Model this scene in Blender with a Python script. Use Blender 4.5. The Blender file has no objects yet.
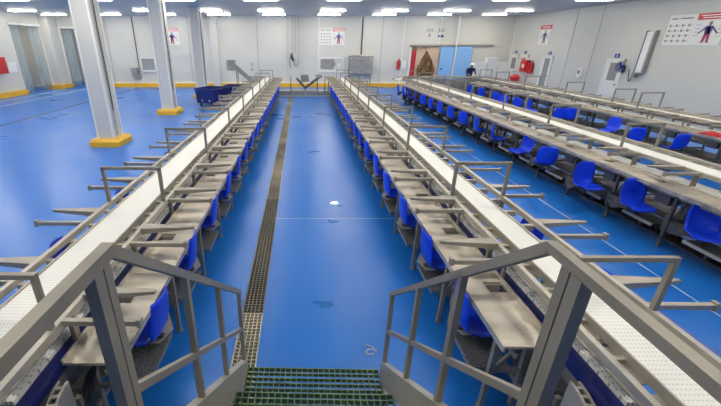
import bpy, bmesh, math, random
from mathutils import Vector, Matrix
random.seed(7)
R = math.radians
scn = bpy.context.scene
COL = scn.collection

# ---------------------------------------------------------------- materials
def mat(name, col, rough=.5, metal=0.0, var=0.0, vscale=6.0, stretch=(1, 1, 1), rvar=0.0, bump=0.0, bscale=40, spec=.5, emit=None, estr=0):
    m = bpy.data.materials.new(name); m.use_nodes = True
    nt = m.node_tree; N = nt.nodes; L = nt.links
    b = N['Principled BSDF']
    b.inputs['Base Color'].default_value = (*col, 1)
    b.inputs['Roughness'].default_value = rough
    b.inputs['Metallic'].default_value = metal
    b.inputs['Specular IOR Level'].default_value = spec
    if emit:
        b.inputs['Emission Color'].default_value = (*emit, 1); b.inputs['Emission Strength'].default_value = estr
    if var or rvar or bump:
        g = N.new('ShaderNodeNewGeometry')
        mp = N.new('ShaderNodeMapping'); mp.inputs['Scale'].default_value = stretch
        L.new(g.outputs['Position'], mp.inputs['Vector'])
        nz = N.new('ShaderNodeTexNoise'); nz.inputs['Scale'].default_value = vscale; nz.inputs['Detail'].default_value = 4
        L.new(mp.outputs[0], nz.inputs['Vector'])
        if var:
            mr = N.new('ShaderNodeMapRange'); mr.inputs['From Min'].default_value = .3; mr.inputs['From Max'].default_value = .7
            mr.inputs['To Min'].default_value = 1 - var; mr.inputs['To Max'].default_value = 1 + var
            L.new(nz.outputs['Fac'], mr.inputs['Value'])
            mx = N.new('ShaderNodeVectorMath'); mx.operation = 'SCALE'; mx.inputs[0].default_value = col
            L.new(mr.outputs[0], mx.inputs['Scale']); L.new(mx.outputs[0], b.inputs['Base Color'])
        if rvar:
            mr = N.new('ShaderNodeMapRange'); mr.inputs['From Min'].default_value = .35; mr.inputs['From Max'].default_value = .65
            mr.inputs['To Min'].default_value = max(.02, rough - rvar); mr.inputs['To Max'].default_value = rough + rvar
            L.new(nz.outputs['Fac'], mr.inputs['Value']); L.new(mr.outputs[0], b.inputs['Roughness'])
        if bump:
            n2 = N.new('ShaderNodeTexNoise'); n2.inputs['Scale'].default_value = bscale
            L.new(g.outputs['Position'], n2.inputs['Vector'])
            bp = N.new('ShaderNodeBump'); bp.inputs['Strength'].default_value = bump; bp.inputs['Distance'].default_value = .01
            L.new(n2.outputs['Fac'], bp.inputs['Height']); L.new(bp.outputs[0], b.inputs['Normal'])
    return m

def perforated(name, col, hole, sx, sy, r):
    """rows of small slots punched through a plastic belt or a plate (object space)"""
    m = mat(name, col, .45)
    nt = m.node_tree; N = nt.nodes; L = nt.links; b = N['Principled BSDF']
    tc = N.new('ShaderNodeTexCoord'); sep = N.new('ShaderNodeSeparateXYZ'); L.new(tc.outputs['Object'], sep.inputs[0])
    def math_(op, a, bb=None, c=None):
        n = N.new('ShaderNodeMath'); n.operation = op
        for i, v in enumerate((a, bb, c)):
            if v is None: continue
            if isinstance(v, (int, float)): n.inputs[i].default_value = v
            else: L.new(v, n.inputs[i])
        return n.outputs[0]
    v = math_('MULTIPLY', sep.outputs['Y'], 1 / sy)
    row = math_('FLOOR', v)
    off = math_('MULTIPLY', math_('MODULO', row, 2.0), .5)
    u = math_('ADD', math_('MULTIPLY', sep.outputs['X'], 1 / sx), off)
    fu = math_('ABSOLUTE', math_('SUBTRACT', math_('FRACT', u), .5))
    fv = math_('ABSOLUTE', math_('SUBTRACT', math_('FRACT', v), .5))
    inside = math_('MULTIPLY', math_('LESS_THAN', fu, r[0]), math_('LESS_THAN', fv, r[1]))
    mix = N.new('ShaderNodeMix'); mix.data_type = 'RGBA'
    L.new(inside, mix.inputs['Factor']); mix.inputs['A'].default_value = (*col, 1); mix.inputs['B'].default_value = (*hole, 1)
    L.new(mix.outputs['Result'], b.inputs['Base Color'])
    return m

M = {}
M['steel'] = mat('brushed_steel', (.50, .47, .40), .45, .4, .16, 3, (1, 1, 1), .08)
M['table_steel'] = mat('worktop_steel', (.54, .49, .41), .38, .45, .30, 2.2, (1, 3.2, 1), .10)
M['arm_steel'] = mat('arm_steel', (.40, .37, .31), .45, .4, .14, 4)
M['rail_steel'] = mat('satin_steel', (.30, .28, .235), .5, .35, .12, 5, (1, 1, 1), .08)
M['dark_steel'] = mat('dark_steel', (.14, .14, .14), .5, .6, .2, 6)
M['black'] = mat('black_rubber', (.02, .02, .022), .55)
M['belt'] = perforated('white_belt', (.90, .90, .85), (.66, .66, .62), .022, .03, (.25, .13))
M['low_belt'] = perforated('small_white_belt', (.84, .84, .80), (.40, .40, .40), .025, .04, (.2, .16))
M['navy'] = mat('navy_plastic', (.012, .02, .16), .4)
M['chair'] = mat('blue_chair_plastic', (.008, .06, .85), .30)
M['plate'] = mat('checker_plate', (.30, .30, .29), .5, .6, .45, 60)
M['floor'] = mat('blue_epoxy', (.012, .175, .64), .32, 0, .04, .4, (1, 1, 1), .05, .03, 5, .42)
M['wall'] = mat('wall_panel', (.66, .66, .61), .38, 0, .02, .5)
M['ceil'] = mat('ceiling_panel', (.50, .50, .47), .4, 0, .02, .5)
M['column'] = mat('column_cladding', (.66, .66, .62), .45)
M['white'] = mat('white_paint', (.85, .85, .81), .4)
M['yellow'] = mat('yellow_paint', (.85, .48, .03), .45, 0, .08, 4)
M['red'] = mat('red_paint', (.62, .02, .03), .35)
M['seam'] = mat('panel_joint', (.42, .42, .40), .6)
M['greygl'] = mat('grey_glazing', (.33, .34, .33), .15)
M['cab'] = mat('cabinet_steel', (.36, .36, .34), .4, .5, .15, 5)
M['tan'] = mat('tan_board', (.45, .33, .18), .6)
M['sky'] = mat('light_blue_door', (.26, .52, .86), .4)
M['curtain'] = mat('lace_curtain', (.78, .66, .56), .8, 0, .1, 20)
M['wood'] = mat('brown_wood', (.22, .12, .06), .6, 0, .2, 6)
M['warm'] = mat('warm_room_wall', (.42, .28, .18), .7)
M['foam'] = mat('white_foam', (.84, .84, .78), .7)
M['green'] = mat('green_grating', (.11, .19, .08), .5, .2, .3, 12)
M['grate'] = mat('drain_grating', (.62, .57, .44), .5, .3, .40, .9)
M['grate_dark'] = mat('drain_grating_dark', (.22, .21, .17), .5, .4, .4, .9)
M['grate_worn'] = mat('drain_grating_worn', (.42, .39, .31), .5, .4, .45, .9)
M['pit'] = mat('drain_pit', (.035, .035, .03), .7)
M['lamp'] = mat('lamp_diffuser', (.9, .9, .9), .5, emit=(1.0, .93, .80), estr=21)
M['line'] = mat('floor_line_white', (.62, .70, .78), .4)
M['pinkline'] = mat('floor_line_pink', (.30, .16, .42), .5)
M['dk'] = mat('dark_joint', (.06, .06, .06), .6)
M['blue_tag'] = mat('blue_tag', (.02, .04, .25), .4)
M['lightblue'] = mat('pale_blue_plastic', (.45, .55, .85), .35)
M['skin'] = mat('skin', (.45, .26, .18), .6)
M['cloth'] = mat('dark_navy_cloth', (.02, .025, .07), .8)
M['magenta'] = mat('print_magenta', (.45, .06, .14), .6)
M['indigo'] = mat('print_indigo', (.10, .09, .26), .6)
M['print'] = mat('print_grey', (.25, .25, .28), .6)
M['pink'] = mat('print_pink', (.80, .35, .36), .6)
m = bpy.data.materials.new('clear_vinyl'); m.use_nodes = True
nt = m.node_tree; b = nt.nodes['Principled BSDF']
b.inputs['Base Color'].default_value = (.72, .86, .87, 1); b.inputs['Roughness'].default_value = .15; b.inputs['Alpha'].default_value = .38
M['vinyl'] = m
m = bpy.data.materials.new('bubble_sheet'); m.use_nodes = True
M['puddle'] = mat('water_film', (.025, .18, .58), .03, spec=.9)

# ---------------------------------------------------------------- helpers
class MB:
    def __init__(s): s.bm = bmesh.new()
    def box(s, x0, x1, y0, y1, z0, z1, mx=None):
        r = bmesh.ops.create_cube(s.bm, size=1)
        for v in r['verts']:
            v.co = Vector(((x0 + x1) / 2 + v.co.x * (x1 - x0), (y0 + y1) / 2 + v.co.y * (y1 - y0), (z0 + z1) / 2 + v.co.z * (z1 - z0)))
            if mx: v.co = mx @ v.co
        return s
    def bar(s, a, b, w, h=None, up=(0, 0, 1)):
        a = Vector(a); b = Vector(b); h = h or w
        d = b - a; l = d.length; d.normalize()
        upv = Vector(up)
        if abs(d.dot(upv)) > .98: upv = Vector((0, 1, 0))
        sx = d.cross(upv).normalized(); uz = sx.cross(d).normalized()
        r = bmesh.ops.create_cube(s.bm, size=1)
        for v in r['verts']:
            v.co = (a + b) / 2 + d * (v.co.y * l) + sx * (v.co.x * w) + uz * (v.co.z * h)
        return s
    def tube(s, a, b, r0, r1=None, n=12):
        a = Vector(a); b = Vector(b); r1 = r0 if r1 is None else r1
        d = b - a
        q = d.to_track_quat('Z', 'Y').to_matrix().to_4x4()
        mx = Matrix.Translation((a + b) / 2) @ q
        bmesh.ops.create_cone(s.bm, cap_ends=True, segments=n, radius1=r0, radius2=r1, depth=d.length, matrix=mx)
        return s
    def path(s, pts, r, n=8):
        for i in range(len(pts) - 1): s.tube(pts[i], pts[i + 1], r, r, n)
        return s
    def poly(s, pts, thick):
        """prism: polygon pts (3D, planar) extruded by vector thick"""
        t = Vector(thick)
        v0 = [s.bm.verts.new(Vector(p)) for p in pts]; v1 = [s.bm.verts.new(Vector(p) + t) for p in pts]
        n = len(pts)
        s.bm.faces.new(v0); s.bm.faces.new(v1[::-1])
        for i in range(n): s.bm.faces.new((v0[i], v1[i], v1[(i + 1) % n], v0[(i + 1) % n]))
        return s
    def mesh(s, name, material, smooth=False, flip=False):
        if flip:
            for v in s.bm.verts: v.co.x = -v.co.x
        bmesh.ops.recalc_face_normals(s.bm, faces=s.bm.faces[:])
        me = bpy.data.meshes.new(name); s.bm.to_mesh(me); s.bm.free()
        me.materials.append(M[material] if isinstance(material, str) else material)
        if smooth:
            for p in me.polygons: p.use_smooth = True
        return me
    def build(s, name, material, parent=None, smooth=False, flip=False, loc=None):
        return link(name, s.mesh(name, material, smooth, flip), parent, loc)

def link(name, me, parent=None, loc=None, rz=0):
    o = bpy.data.objects.new(name, me); COL.objects.link(o)
    o.parent = parent
    if loc is not None: o.location = loc
    o.rotation_euler.z = rz
    return o
def tag(o, label=None, cat=None, group=None, kind=None):
    if label: o['label'] = label
    if cat: o['category'] = cat
    if group: o['group'] = group
    if kind: o['kind'] = kind
    return o
def thing(name, label, cat, loc=(0, 0, 0), rz=0, group=None):
    o = bpy.data.objects.new(name, None); COL.objects.link(o); o.empty_display_size = .1
    o.location = loc; o.rotation_euler.z = rz
    return tag(o, label, cat, group)
def kids(o): return [c for c in COL.objects if c.parent == o]
def copy_tree(tree, loc, rz=0):
    root, ch = tree
    r = root.copy(); COL.objects.link(r); r.location = loc; r.rotation_euler.z = rz
    for c, sub in ch:
        d = c.copy(); COL.objects.link(d); d.parent = r
        for g in sub:
            e = g.copy(); COL.objects.link(e); e.parent = d
    return r
def struct(name, mb, material, **k): return tag(mb.build(name, material, **k), kind='structure')
ORD = ['first', 'second', 'third', 'fourth', 'fifth', 'sixth', 'seventh', 'eighth', 'ninth', 'tenth', 'eleventh', 'twelfth', 'thirteenth',
       'fourteenth', 'fifteenth', 'sixteenth', 'seventeenth', 'eighteenth', 'nineteenth', 'twentieth', 'twenty-first', 'twenty-second']

# ---------------------------------------------------------------- camera
H = 2.5
cam = bpy.data.cameras.new('camera'); co = bpy.data.objects.new('camera', cam); COL.objects.link(co)
co.location = (0, 0, H); co.rotation_euler = (R(90 - 23.25), 0, 0)
cam.sensor_fit = 'HORIZONTAL'; cam.sensor_width = 36; cam.lens = 370 / 721 * 36
cam.shift_x = (360.5 - 300) / 721; cam.shift_y = 0; cam.clip_start = .05; cam.clip_end = 100
scn.camera = co

# ---------------------------------------------------------------- the hall
XL, XR, YN, YB, ZC = -14.9, 12.9, -5.0, 24.4, 4.03
DX0, DX1, DY0, DY1 = -.59, -.37, -3.0, 19.9        # drain channel
fl = MB()
for x0, x1, y0, y1 in ((XL - 4.5, DX0, YN, YB + 4.5), (DX1, XR + .2, YN, YB + 4.5), (DX0, DX1, YN, DY0), (DX0, DX1, DY1, YB + 4.5)):
    fl.box(x0, x1, y0, y1, -.3, 0)
struct('floor', fl, 'floor')
struct('ceiling', MB().box(XL - 4.5, XR + .2, YN, YB + 4.5, ZC, ZC + .2), 'ceil')
struct('wall_right', MB().box(XR, XR + .15, YN, YB + .2, 0, ZC), 'wall')
struct('wall_near', MB().box(XL - 4.5, XR + .15, YN - .15, YN, 0, ZC), 'wall')
# back wall with two openings (left 14.4..12.9, middle 6.8..8.62) and one more behind sliding door
wb = MB()
def wall_x(mb, y0, y1, spans, openings, z1):
    xs = spans[0]
    for (a, b2, top) in openings:
        mb.box(xs, a, y0, y1, 0, z1); mb.box(a, b2, y0, y1, top, z1); xs = b2
    mb.box(xs, spans[1], y0, y1, 0, z1)
wall_x(wb, YB, YB + .15, (XL - 4.5, XR + .15), [(-14.4, -12.75, 3.35), (6.8, 8.50, 2.38)], ZC)
struct('wall_back', wb, 'wall')
wl = MB().box(XL - .15, XL, YN, 20.95, 0, ZC).box(XL - .15, XL, 23.3, YB, 0, ZC).box(XL - .15, XL, 20.95, 23.3, 3.45, ZC)
struct('wall_left', wl, 'wall')
struct('wall_corner_pier', MB().box(-15.25, -14.4, 23.4, YB - .001, 0, ZC), 'column')
# rooms behind the openings
al = MB().box(-17.6, -17.5, 17.5, 26, 0, ZC).box(-17.5, XL - .15, 17.4, 17.5, 0, ZC).box(-12.2, -12.1, YB + .15, 28.4, 0, ZC).box(-17.6, -12.1, 28.4, 28.5, 0, ZC)
struct('wall_side_rooms', al, 'wall')
al = MB().box(5.6, 10.2, 27.6, 27.7, 0, 2.8).box(5.5, 5.6, YB + .15, 27.7, 0, 2.8).box(10.2, 10.3, YB + .15, 27.7, 0, 2.8).box(5.5, 10.3, YB + .15, 27.7, 2.8, 2.9)
struct('wall_store_room', al, 'warm')
# kerbs
k = 0
for x0, x1, y0, y1 in ((-12.75, 6.6, YB - .14, YB), (XL, XL + .16, 12.0, 20.9), (-15.3, -14.3, 23.22, 23.4), (-14.4, -14.25, 23.4, YB)):
    k += 1
    mb = MB(); mb.box(x0, x1, y0, y1, 0, .24)
    struct('trim_%d' % k, mb, 'yellow')
struct('trim_%d' % 5, MB().box(-12.75, 6.6, YB - .05, YB, .24, .30), 'white')
# wall panel joints and corner strips
j = 6
for x, w, mt in ((-2.58, .03, 'seam'), (1.13, .07, 'white'), (8.42, .05, 'white'), (6.25, .06, 'white'), (-11.6, .03, 'seam'), (-6.7, .03, 'seam'), (4.95, .03, 'seam'), (-.75, .02, 'seam')):
    z0 = 2.5 if 6.8 < x < 8.7 else .3
    struct('trim_%d' % j, MB().box(x - w / 2, x + w / 2, YB - .02, YB, z0, ZC), mt); j += 1
struct('trim_%d' % j, MB().box(XR - .06, XR, YB - .06, YB, 0, ZC), 'white'); j += 1
struct('trim_%d' % j, MB().box(XL, XR, YB - .07, YB, ZC - .07, ZC), 'column'); j += 1
for y in (19.2, 17.6, 11.2):
    struct('trim_%d' % j, MB().box(XR - .012, XR, y - .012, y + .012, 0, ZC), 'seam'); j += 1
# frame of left rear opening and lintel
struct('trim_%d' % j, MB().box(-14.4, -12.7, YB - .08, YB, 3.35, 3.45).box(-14.42, -14.34, YB - .06, YB, 0, 3.35), 'white'); j += 1
struct('trim_%d' % j, MB().box(XL, XL + .06, 20.9, 23.4, 3.42, 3.52), 'white'); j += 1
# painted floor lines and gutter
for x0, x1, y0, y1, mt in ((-13.06, -12.94, 6, 24.2, 'line'), (-14.16, -14.06, 8, 23.1, 'line'), (-10.01, -9.90, 4, 23.6, 'dk'),
                           (4.19, 4.205, -1, 19, 'line'), (3.66, 3.67, 1.5, 14, 'pinkline'), (-3.28, -3.27, 2, 12, 'pinkline')):
    struct('trim_%d' % j, MB().box(x0, x1, y0, y1, 0.0, .003), mt); j += 1
for y in (5.2,):
    struct('trim_%d' % j, MB().box(DX1, 1.6, y, y + .008, 0, .002), 'line'); j += 1

# drain: pit and grating pieces
struct('floor_drain_pit', MB().box(DX0, DX1, DY0, DY1, -.30, -.16), 'pit')
dr = thing('drain_grating', 'long narrow steel drain grating running down the middle of the blue aisle floor', 'drain', ((DX0 + DX1) / 2, DY0, 0))
y = DY0
while y < DY1 - .2:
    y1 = min(y + 1.5, DY1)
    mb = MB()
    for i in range(6):
        x = -.1 + i * .04; mb.box(x - .004 if i else -.108, x + .004 if i < 5 else .108, y - DY0 + .004, y1 - DY0 - .004, -.03, -.002)
    n = int((y1 - y) / .042)
    for i in range(n + 1):
        yy = y - DY0 + .006 + i * (y1 - y - .012) / n
        mb.box(-.106, .106, yy - .004, yy + .004, -.026, -.002)
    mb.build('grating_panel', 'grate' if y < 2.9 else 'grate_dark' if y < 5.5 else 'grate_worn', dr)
    y = y1

# thin water films on the floor: irregular flat puddles
def puddle(cx, cy, r, sy, label):
    mb = MB(); n = 26; pts = []
    ph = [random.uniform(0, 6.28) for _ in range(4)]
    for i in range(n):
        a = i / n * 2 * math.pi
        rr = r * (1 + .28 * math.sin(2 * a + ph[0]) + .22 * math.sin(3 * a + ph[1]) + .15 * math.sin(5 * a + ph[2]))
        pts.append((rr * math.cos(a), rr * sy * math.sin(a), 0))
    mb.poly(pts, (0, 0, .002))
    o = mb.build('puddle', 'puddle', loc=(cx, cy, .0))
    tag(o, label, 'puddle')
puddle(.50, 5.1, .07, .8, 'thin wet patch on the blue aisle floor, nearer of the two mid-aisle patches')
puddle(.62, 5.75, .10, .9, 'thin wet patch on the blue aisle floor, farther of the two mid-aisle patches')
puddle(.36, 9.1, .14, .5, 'thin wet patch on the aisle floor just left of the aisle-side blue chairs, halfway down')
puddle(.9, 14.5, .3, .9, 'wet patch on the aisle floor near its far end beside right work table')
puddle(.25, 3.15, .12, .35, 'small wet patch on the aisle floor ahead of the green steps')
# small crumpled white cable tie / scrap on the floor by the stair
mb = MB(); pts = []
for i in range(15):
    a = i / 14 * 5.6
    pts.append((.045 * math.cos(a) * (1 + .3 * math.sin(2 * a)), .03 * math.sin(a), .006))
mb.path(pts, .005, 6); mb.path([(.045, 0, .006), (.02, .06, .006), (-.03, .08, .006)], .005, 6)
tag(mb.build('scrap_of_string', 'white', loc=(.625, 2.48, 0), smooth=True), 'small curled white scrap lying on the blue floor beside the right stair rail', 'litter')

# ---------------------------------------------------------------- columns
def column(y, which):
    c = thing('column', which, 'column', (-5.14 + (.22 if y > 19 else .06 if y > 14 else 0), y, 0), 0, None)
    sh = MB()
    sh.box(-.21, .21, -.25, .25, .0, ZC)
    sh.build('shaft', 'column', c)
    e = MB()
    for (x, yy) in ((.2, -.24), (.2, .24), (-.2, -.24)):
        e.box(x - .02, x + .03 if x > 0 else x + .02, yy - .03 if yy < 0 else yy - .02, yy + .02, .2, ZC)
    e.build('corner_strip', 'white', c)
    t = MB().box(.21, .225, -.09, .02, .25, ZC)
    t.build('cable_tray', 'seam', c)
    MB().path([(.24, -.05, .9), (.238, -.03, 2), (.24, -.06, 2.9), (.238, -.02, 3.9)], .012, 6).build('cable', 'dk', c)
    b2 = MB(); b2.box(-.37, .37, -.40, .40, 0, .14)
    b2.poly([(-.37, -.40, .14), (.37, -.40, .14), (.37, .40, .14), (-.37, .40, .14)], (0, 0, .001))
    b2.bm.free(); b2 = MB()
    v = []
    for s_, z in ((1, 0), (1, .13), (.86, .20)):
        v.append([b2.bm.verts.new((x * .38 * s_, yy * .42 * s_, z)) for x, yy in ((-1, -1), (1, -1), (1, 1), (-1, 1))])
    for a, bq in ((0, 1), (1, 2)):
        for i in range(4): b2.bm.faces.new((v[a][i], v[a][(i + 1) % 4], v[bq][(i + 1) % 4], v[bq][i]))
    b2.bm.faces.new(v[2]); b2.bm.faces.new(v[0][::-1])
    b2.build('plinth', 'yellow', c)
column(9.95, 'nearest and widest pale grey column with a yellow plinth on the blue floor')
column(14.75, 'pale grey column with yellow plinth, second one back in the row')
column(19.4, 'pale grey column with yellow plinth, third one back, behind the blue tubs')
struct('wall_pilaster', MB().box(-5.34, -4.94, YB - .25, YB - .001, .0, ZC).box(-5.36, -5.30, YB - .27, YB - .23, .2, ZC).box(-4.98, -4.92, YB - .27, YB - .23, .2, ZC), 'column')

# ---------------------------------------------------------------- ceiling lamps
hous = MB().box(-.62, .62, -.16, .16, -.035, 0).mesh('housing', 'white')
dif = MB().box(-.60, .60, -.12, .12, -.07, -.035).mesh('diffuser', 'lamp')
rows = [(22.7, 'row nearest the back wall'), (20.2, 'second row from the back wall'), (15.2, 'third row from the back wall'), (12, 'fourth row from the back wall'),
        (8.6, 'fifth row from the back wall'), (5, 'sixth row from the back wall'), (1, 'seventh row from the back wall')]
for yi, (y, rn) in enumerate(rows):
    for i in range(9):
        x = -13.5 + i * 3.02
        t = thing('ceiling_light', 'white ceiling lamp in the %s, %s from the left' % (rn, ORD[i]), 'ceiling light', (x, y, ZC), 0, 'ceiling lamps')
        link('housing', hous, t); link('diffuser', dif, t)

for x, y, z, lab in ((7.7, 25.6, 2.8, 'added fill lamp in the store room behind the curtained doorway'), (-13.6, 26.2, ZC, 'added fill lamp in the room behind the left back opening'),
                  (-16.3, 22.0, ZC, 'added fill lamp in the room behind the left wall opening')):
    t = thing('ceiling_light', lab, 'ceiling light', (x, y, z)); link('housing', hous, t); link('diffuser', dif, t)  # added lamps, brighten the rooms behind the openings
# ---------------------------------------------------------------- conveyor lines
def arm_mesh(kind, flip):
    """sheet steel bracket arm, local: root at x=0, tip at x=-.45 (towards the aisle)"""
    mb = MB()
    if kind == 'wedge':     # wide folded channel that narrows to a round nose
        mb.poly([(0, -.055, 0), (0, .055, 0), (-.40, .022, .0), (-.455, .012, 0), (-.465, 0, 0), (-.455, -.012, 0), (-.40, -.022, 0)], (0, 0, -.006))
        mb.poly([(0, -.055, 0), (-.455, -.014, 0), (-.455, -.014, -.022), (0, -.055, -.055)], (0, .005, 0))
        mb.poly([(0, .055, 0), (-.455, .014, 0), (-.455, .014, -.022), (0, .055, -.055)], (0, -.005, 0))
    else:                   # straight square bar with a small stop at its tip
        mb.box(-.46, 0, -.017, .017, -.035, 0)
        mb.box(-.47, -.445, -.022, .022, -.045, .014)
    return mb.mesh('support_arm', 'arm_steel', flip=flip)

def line(tag_name, Xe, s, Y0, Y1, g, in0, hoopY, out0=None, hooplab='', ctop='', wlab='', table_end=None, far_hoop=True):
    """g: offsets from the table edge: tab (width), lb0, lb1 lower belt, ri inner rail, b0, b1 belt, ro outer rail"""
    fx = s < 0
    lean = .0075 if Xe < 3 else 0
    cv = thing('conveyor', ctop, 'conveyor', (Xe + lean * (Y0 - 3), Y0, 0), -lean)
    L = Y1 - Y0
    zr = 1.0
    # belts
    MB().box(g['b0'], g['b1'], 0, L, .925, .95).build('belt', 'belt', cv, flip=fx)
    MB().box(g['lb0'], g['lb1'], .9, L, .775, .80).build('return_belt', 'belt' if Xe > 3 else 'low_belt', cv, flip=fx)
    MB().box(g['tab'] + .012, g['lb0'] - .004, .9, L, .70, .775).build('shaded_belt_strip', 'navy', cv, flip=fx)  # dark strip in the gap; shadow on the blue belt is in its navy
    mb = MB(); mb.box(g['b0'] - .015, g['b0'] - .003, 0, L, .90, .962).box(g['b1'] + .003, g['b1'] + .015, 0, L, .90, .962)
    mb.build('wear_strip', 'steel', cv, flip=fx)
    # pan between the inner rail and belt (with drain slots as gaps)
    mb = MB(); a, b_ = g['ri'] + .02, g['b0'] - .016
    y = 0
    while y < L:
        mb.box(a, b_, y, min(y + .25, L), .893, .90); mb.box(a, a + .02, y + .25, min(y + .31, L + .01), .893, .90)
        y += .31
    if Xe < 3: mb.build('side_pan', 'rail_steel', cv, flip=fx)
    else: mb.bm.free()
    for nm, u in (('inner_rail', g['ri']), ('outer_rail', g['ro'])):
        mb = MB().box(u - .018, u + .018, 0, L, zr - .05, zr)
        mb.build(nm, 'steel', cv, flip=fx)
    if s:  # lower side rails and cross members
        mb = MB().box(g['ri'] - .01, g['ri'] + .01, 0, L, .62, .70).box(g['ro'] - .02, g['ro'] + .01, 0, L, .78, .86)
        mb.build('side_beam', 'rail_steel', cv, flip=fx)
    br = MB().box(g['b1'] + .016, g['ro'] - .018, -.02, .02, .93, .96).box(g['ri'] + .01, g['ro'] - .01, -.014, .014, .905, .9245).mesh('cross_bracket', 'steel', flip=fx)
    n = min(int(L / .31), 70)
    for i in range(n): link('cross_bracket', br, cv, (0, .15 + i * .31, 0))
    lg = MB().box(g['ri'] - .018, g['ri'] + .018, -.018, .018, .03, .95).box(g['ro'] - .018, g['ro'] + .018, -.018, .018, .03, .95) \
        .box(g['ri'], g['ro'], -.015, .015, .30, .33).box(g['ri'], g['ro'], -.015, .015, .72, .75) \
        .tube((g['ri'], 0, 0), (g['ri'], 0, .03), .03).tube((g['ro'], 0, 0), (g['ro'], 0, .03), .03).mesh('leg_frame', 'rail_steel', flip=fx)
    y = .45
    while y < L: link('leg_frame', lg, cv, (0, y, 0)); y += .93
    # hoops over the belt
    hp = MB(); w = .017
    hp.bar((g['ri'], 0, zr), (g['ri'], 0, 1.36), .03).bar((g['ro'], 0, zr), (g['ro'], 0, 1.36), .03).bar((g['ri'] - .015, 0, 1.36), (g['ro'] + .015, 0, 1.36), .03)
    hp = hp.mesh('hoop', 'rail_steel', flip=fx)
    for y in hoopY: link('hoop', hp, cv, (0, y - Y0, 0))
    # arms
    wdg = arm_mesh('wedge', fx); bar_ = arm_mesh('bar', fx); wo = arm_mesh('wedge', not fx); bo = arm_mesh('bar', not fx)
    post = MB().box(g['ri'] - .03, g['ri'] - .01, -.012, .012, .78, .97).mesh('arm_post', 'rail_steel', flip=fx)
    y = in0
    while y < Y1 - .3:
        if y > Y0 + .3:
            link('support_arm', wdg, cv, (s * (g['ri'] - .016), y + .27 - Y0, zr + .012)); link('support_arm', bar_, cv, (s * (g['ri'] - .016), y - Y0, zr))
            link('arm_post', post, cv, (0, y - Y0 + .06, 0))
        y += .93
    if out0:
        y = out0
        while y < Y1 - .3:
            if y > Y0 + .3:
                link('support_arm', wo, cv, (s * (g['ro'] + .016), y + .25 - Y0, zr - .01)); link('support_arm', bo, cv, (s * (g['ro'] + .016), y - Y0, zr - .02))
            y += .93
    MB().box(g['ri'] + .02, g['ro'] - .02, 0, L, .24, .26).box(g['ri'] + .02, g['ro'] - .02, 0, L, .50, .515).build('shade_tray', 'dark_steel', cv, flip=fx)  # added dark sheets that deepen the shadow under the conveyor
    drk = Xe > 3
    # work table
    te = table_end if table_end else Y0
    wt = thing('work_table', wlab, 'work table', (Xe + lean * (te - 3), te, 0), -lean)
    T = g['tab']
    top = MB(); st = .93; h0, h1 = T - .17, T - .03
    top.box(0, T, 0.002, .55, .76, .78).box(0, h0, .55, .68, .76, .78).box(h1, T, .55, .68, .76, .78).box(0, T, .68, st - .002, .76, .78)
    top.box(0, .012, .002, st - .002, .735, .76).box(T - .012, T, .002, st - .002, .78, .80)
    top.box(h0, h1, .55, .56, .68, .76).box(h0, h1, .67, .68, .68, .76)
    top = top.mesh('tabletop', 'table_steel', flip=fx)
    tl = MB().box(.07, .105, -.018, .018, .03, .76).tube((.088, 0, 0), (.088, 0, .035), .032, .022).box(T - .05, T - .015, -.018, .018, .03, .76).box(.08, T - .02, -.012, .012, .36, .39)\
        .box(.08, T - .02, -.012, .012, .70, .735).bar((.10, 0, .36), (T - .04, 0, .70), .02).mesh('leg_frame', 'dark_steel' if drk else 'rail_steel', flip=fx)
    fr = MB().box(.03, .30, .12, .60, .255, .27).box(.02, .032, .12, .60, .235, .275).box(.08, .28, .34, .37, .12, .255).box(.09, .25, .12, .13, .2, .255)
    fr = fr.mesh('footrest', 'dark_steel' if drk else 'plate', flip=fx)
    fe = MB().box(.005, .03, .12, .60, .235, .275).mesh('footrest_edge', 'steel', flip=fx)
    bk = MB().box(.10, .26, .30, .5, .54, .72).mesh('scrap_tray', 'dark_steel', flip=fx)
    y = te; i = 0
    while y < (17.6 if lean else Y1 - .5):
        link('tabletop', top, wt, (0, y - te, 0)); link('leg_frame', tl, wt, (0, y - te + .2, 0))
        link('footrest', fr, wt, (0, y - te + .2, 0))
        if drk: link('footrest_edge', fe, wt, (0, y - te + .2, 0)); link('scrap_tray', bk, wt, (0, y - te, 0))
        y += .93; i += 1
    if drk: MB().box(.06, T - .01, 0, y - te, .13, .15).build('shade_panel', 'black', wt)  # added black sheet, darkens the space under the table
    MB().box(T - .04, T - .02, 0, y - te, .22, .26).box(.085, .10, 0, y - te, .68, .72).build('stretcher', 'rail_steel', wt, flip=fx)
    return cv, wt

gB = dict(tab=.34, lb0=.43, lb1=.505, ri=.345 + .0, b0=.535, b1=.765, ro=.91)
gA = dict(tab=.34, lb0=.42, lb1=.495, ri=.365, b0=.527, b1=.845, ro=.93)
gC = dict(tab=.32, lb0=.35, lb1=.56, ri=.375, b0=.53, b1=.83, ro=.93)
gD = dict(tab=.32, lb0=.35, lb1=.56, ri=.375, b0=.53, b1=.83, ro=.93)
for g in (gB, gA, gC, gD): g['ri'] = max(g['ri'], .36)

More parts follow.
